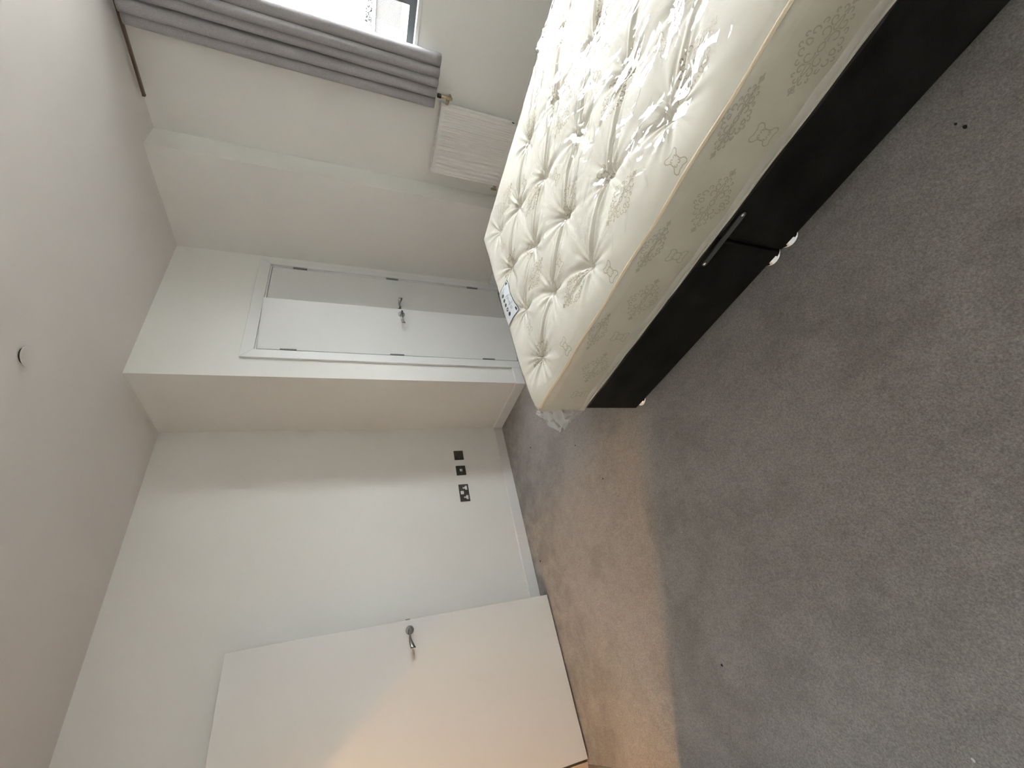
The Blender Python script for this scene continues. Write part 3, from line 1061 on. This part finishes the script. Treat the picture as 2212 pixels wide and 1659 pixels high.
for (u0, u1, v0, v1) in ((0, 1, 0, 0.030), (0.985, 1, 0.03, 1), (0, 0.015, 0.03, 1)):
    lab_patch('border', u0, u1, v0, v1, 'label_ink', 0.0032, lbl, 24 if u1 - u0 > 0.5 else 2, 2 if u1 - u0 > 0.5 else 12)
for k in range(5):
    bm = bmesh.new()
    cu, cv = 0.22 + k * 0.148, 0.62 + 0.02 * math.sin(k)
    n_ = 16
    ring = [bm.verts.new(lab(cu + 0.045 * math.cos(2 * PI * j / n_), cv + 0.085 * math.sin(2 * PI * j / n_), 0.0032)) for j in range(n_)]
    if k == 3:
        inner = [bm.verts.new(lab(cu + 0.020 * math.cos(2 * PI * j / n_), cv + 0.040 * math.sin(2 * PI * j / n_), 0.0032)) for j in range(n_)]
        for j in range(n_):
            bm.faces.new((ring[j], ring[(j + 1) % n_], inner[(j + 1) % n_], inner[j]))
    else:
        bm.faces.new(ring)
    obj('round_icon', bm, 'label_ink', lbl)
for (u0, u1, v0, v1, m_) in ((0.05, 0.10, 0.08, 0.2, 'label_ink'), (0.86, 0.95, 0.08, 0.17, 'label_ink')):
    lab_patch('corner_mark', u0, u1, v0, v1, m_, 0.0032, lbl, 3, 3)
for k in range(9):
    u0 = 0.36 + 0.050 * k
    lab_patch('print_mark', u0, u0 + (0.03 if k % 3 else 0.012), 0.27, 0.38 + 0.05 * (k % 2), 'label_grey', 0.0032, lbl, 2, 2)

# clear plastic wrap
loose = np.clip((0.80 - Yg) / 0.40, 0.0, 1.0) * np.clip((Xg - 0.98) / 0.15, 0.25, 1)
smooth_b = blur(Zb, 260)
wx = Xg + 0.05 * perlin(Xg * 5, Yg * 5, 21); wy = Yg + 0.05 * perlin(Xg * 5 + 9, Yg * 5 + 4, 22)
big = perlin(wx * 5.5, wy * 4.0, 31)
med = perlin(wx * 11, wy * 8.5, 32)
rid = (1 - np.abs(perlin(wx * 8.0 + wy * 3, wy * 6.0 - wx * 2, 33)) * 1.6).clip(0, 1) ** 6
rid2 = (1 - np.abs(perlin(wx * 17 - wy * 5, wy * 13, 34)) * 1.6).clip(0, 1) ** 5
rid3 = (1 - np.abs(perlin(wx * 29 + wy * 9, wy * 22 - wx * 6, 35)) * 1.7).clip(0, 1) ** 4
wr = 0.0022 * rid3 + 0.022 * big + 0.0220 * med + 0.0105 * rid + 0.0050 * rid2
Zl = smooth_b + 0.020 + wr
Zt = blur(Zb, 3) + 0.0022 + 0.0008 * rid2
Zf = Zt + (np.maximum(Zl, Zb + 0.002) - Zt) * loose
Zf = np.maximum(Zf, Zb + 0.0018)
ew = np.clip(edge_rows / 0.06, 0, 1)
Zf = Zb + 0.004 + (Zf - Zb - 0.004) * ew
def side_film(s, t, e):
    w = min(1, e / 0.05)
    return 0.010 + 0.012 * math.sin(PI * t) * min(1, e / 0.08 + 0.3) + w * (0.004 * np1(s + 0.8 * t, 6, 5) * t + 0.002 * math.sin(s * 41 + 5 * t) * t) + 0.003 * t
film = shell('plastic_wrap', Zf, xs, ys, side_film, 12, MZ0 + 0.006, 'film')
film['label'] = 'clear glossy plastic wrap with creases'

# welded seam of the wrap, low on the visible side
bm = bmesh.new()
rowsv = []
NS = 160
for k in range(NS + 1):
    y = MY0 + (MY1 - MY0) * k / NS
    off = 0.020 + 0.003 * math.sin(y * 19) + 0.002 * math.sin(y * 47 + 1)
    zt = 0.408 + 0.004 * math.sin(y * 7 + 1) + 0.002 * math.sin(y * 31)
    rowsv.append([bm.verts.new((MX0 - off, y, zt)), bm.verts.new((MX0 - off - 0.004, y, zt - 0.008)), bm.verts.new((MX0 - off - 0.002, y, zt - 0.018)), bm.verts.new((MX0 - off - 0.001, y, 0.380 + 0.002 * math.sin(y * 25)))])
for p, q in zip(rowsv, rowsv[1:]):
    for j in range(3):
        bm.faces.new((p[j], q[j], q[j + 1], p[j + 1]))
obj('wrap_seam', bm, 'film_fold', film, smooth=True)

# loose corner of the wrap sticking out at the near foot corner
outer = [(0.968, 0.603), (0.940, 0.594), (0.913, 0.582), (0.880, 0.556), (0.852, 0.520), (0.878, 0.480), (0.929, 0.433), (0.960, 0.394), (0.979, 0.364)]
bm = bmesh.new()
fine = []
for (x0_, z0_), (x1_, z1_) in zip(outer, outer[1:]):
    fine += [(x0_ + (x1_ - x0_) * k / 4, z0_ + (z1_ - z0_) * k / 4) for k in range(4)]
outer = fine + [outer[-1]]
NK, NJ = len(outer), 12
for sgn in (1, -1):
    g = []
    for j in range(NJ + 1):
        t = j / NJ
        row = []
        for k, (x, z) in enumerate(outer):
            s = k / (NK - 1)
            bx_, bz_ = 0.972, 0.601 + (0.362 - 0.601) * s
            X_ = bx_ + (x - bx_) * t
            Z_ = bz_ + (z - bz_) * t
            w = math.sin(PI * s) * (1 - t * 0.9)
            Y_ = MY1 - 0.004 + sgn * 0.012 * w + 0.009 * math.sin(9 * t + 8 * s) * t + 0.007 * math.sin(24 * s + 6 * t * sgn) * (0.3 + t)
            row.append(bm.verts.new((X_, Y_, Z_)))
        g.append(row)
    for j in range(NJ):
        for k in range(NK - 1):
            bm.faces.new((g[j][k], g[j][k + 1], g[j + 1][k + 1], g[j + 1][k]))
obj('wrap_corner_flap', bm, 'film_flap', film, smooth=True)

# ------------------------------------------------------------------ bits on the carpet
def crumb(name, x, y, r, m_, label, h_=0.6):
    bm = bmesh.new()
    r *= 0.66
    bmesh.ops.create_icosphere(bm, subdivisions=2, radius=r)
    for v in bm.verts:
        f = 1 + 0.45 * float(perlin(np.array(v.co.x / r * 1.3 + x * 31), np.array(v.co.y / r * 1.3 + v.co.z / r + y * 17), 8))
        v.co = Vector((v.co.x * f * 1.3, v.co.y * f, v.co.z * f * h_))
    zmin = min(v.co.z for v in bm.verts)
    bmesh.ops.translate(bm, verts=bm.verts, vec=(x, y, -zmin))
    return tag(obj(name, bm, m_), label, 'debris', 'bits on the carpet')
crumb('paper_scrap', -0.369, 0.936, 0.0052, 'speck_white', 'larger white scrap on the carpet near the left wall')
crumb('paper_scrap', 0.388, 1.537, 0.0028, 'speck_white', 'tiny white scrap on the carpet between bed and doorway')
crumb('crumb', 0.887, 0.022, 0.0045, 'speck_dark', 'dark crumb on the carpet closest to the bed base')
crumb('crumb', 0.862, 0.019, 0.0065, 'speck_dark', 'larger dark crumb beside another close to the bed base')
crumb('crumb', -0.108, 1.633, 0.0060, 'speck_dark', 'dark fleck on the carpet near the doorway')
crumb('crumb', 1.171, 2.123, 0.0055, 'speck_dark', 'dark fleck on the carpet off the foot of the bed')
crumb('crumb', 1.513, 2.754, 0.0080, 'speck_dark', 'dark fleck on the carpet near the closet block corner')
crumb('crumb', 0.853, 1.958, 0.0060, 'speck_dark', 'dark fleck in the middle of the lit carpet')
crumb('crumb', 0.713, 3.089, 0.0080, 'speck_dark', 'dark fleck on the carpet below the double socket wall')

# ------------------------------------------------------------------ outside the window
M['brick'] = mat('pale_brick', (0.5, 0.42, 0.34), 0.9)
nt, N, L, b = nodes(M['brick'])
tc = N.new('ShaderNodeTexCoord'); sp = N.new('ShaderNodeSeparateXYZ'); mp = N.new('ShaderNodeCombineXYZ')
bt = N.new('ShaderNodeTexBrick')
bt.inputs['Scale'].default_value = 2.6
bt.inputs['Color1'].default_value = (0.030, 0.027, 0.024, 1)
bt.inputs['Color2'].default_value = (0.022, 0.020, 0.018, 1)
bt.inputs['Mortar'].default_value = (0.046, 0.044, 0.042, 1)
bt.inputs['Mortar Size'].default_value = 0.05
L.new(tc.outputs['Object'], sp.inputs[0]); L.new(sp.outputs['Y'], mp.inputs[0]); L.new(sp.outputs['Z'], mp.inputs[1]); L.new(mp.outputs[0], bt.inputs[0]); L.new(bt.outputs[0], b.inputs['Base Color'])
M['paving'] = mat('pale_paving', (0.20, 0.19, 0.18), 0.9)
M['leaf'] = mat('shrub_leaves', (0.10, 0.12, 0.07), 0.8)
nt, N, L, b = nodes(M['leaf'])
r = ramp(nt, noise_node(nt, 3.5, 6, 0.7).outputs[0], [(0.35, (0.006, 0.008, 0.007)), (0.65, (0.035, 0.037, 0.03))])
L.new(r.outputs[0], b.inputs['Base Color'])
GZ = -1.95
struct('ground', B(5.0, 120, -60, 60, GZ - 0.2, GZ), 'paving', 'pale paved ground outside the window', 'ground')
bw = thing('brick_outbuilding', (46, 9.2, GZ), 'low pale brick outbuilding seen through the window', 'building')
obj('brick_wall', B(45, 49, 7.6, 10.9, GZ, 0.0), 'brick', bw)
obj('roof', B(44.8, 49.2, 7.4, 11.1, 0.0, 0.14, bev=0.03), 'white_plastic', bw)
obj('door_panel', B(44.94, 45, 9.9, 10.5, GZ, GZ + 1.3), 'white_plastic', bw)
def shrub(x, y, r, hh, label):
    t = thing('shrub', (x, y, GZ), label, 'shrub', 'shrubs seen through the window')
    bm = bmesh.new()
    for k in range(420):
        th, u = random.uniform(0, 2 * PI), random.uniform(0.05, 1)
        rr = r * math.sqrt(random.uniform(0.2, 1)) * (0.6 + 0.4 * math.sin(PI * u))
        c_ = Vector((x + rr * math.cos(th), y + rr * math.sin(th), GZ + 0.15 + u * (hh - 0.2)))
        n1 = Vector((random.uniform(-1, 1), random.uniform(-1, 1), random.uniform(-1, 1))).normalized()
        n2 = n1.cross(Vector((0.3, 0.5, 0.8))).normalized()
        s = random.uniform(0.08, 0.18)
        bm.faces.new([bm.verts.new(c_ + n1 * s * 1.6), bm.verts.new(c_ + n2 * s * 0.6), bm.verts.new(c_ - n1 * s * 1.6), bm.verts.new(c_ - n2 * s * 0.6)])
    obj('foliage', bm, 'leaf', t)
    bm = bmesh.new()
    tube(bm, [(x, y, GZ), (x + 0.03, y, GZ + hh * 0.4), (x - 0.04, y + 0.05, GZ + hh * 0.7)], 0.05, 8)
    obj('stem', bm, 'speck_dark', t)
shrub(60, 11.0, 1.3, 2.3, 'bushy shrub behind the right end of the brick outbuilding')
shrub(61, 13.2, 1.1, 2.5, 'leafy shrub standing left of the brick outbuilding')
shrub(59, 15.2, 1.0, 2.0, 'low shrub furthest left of the brick outbuilding')
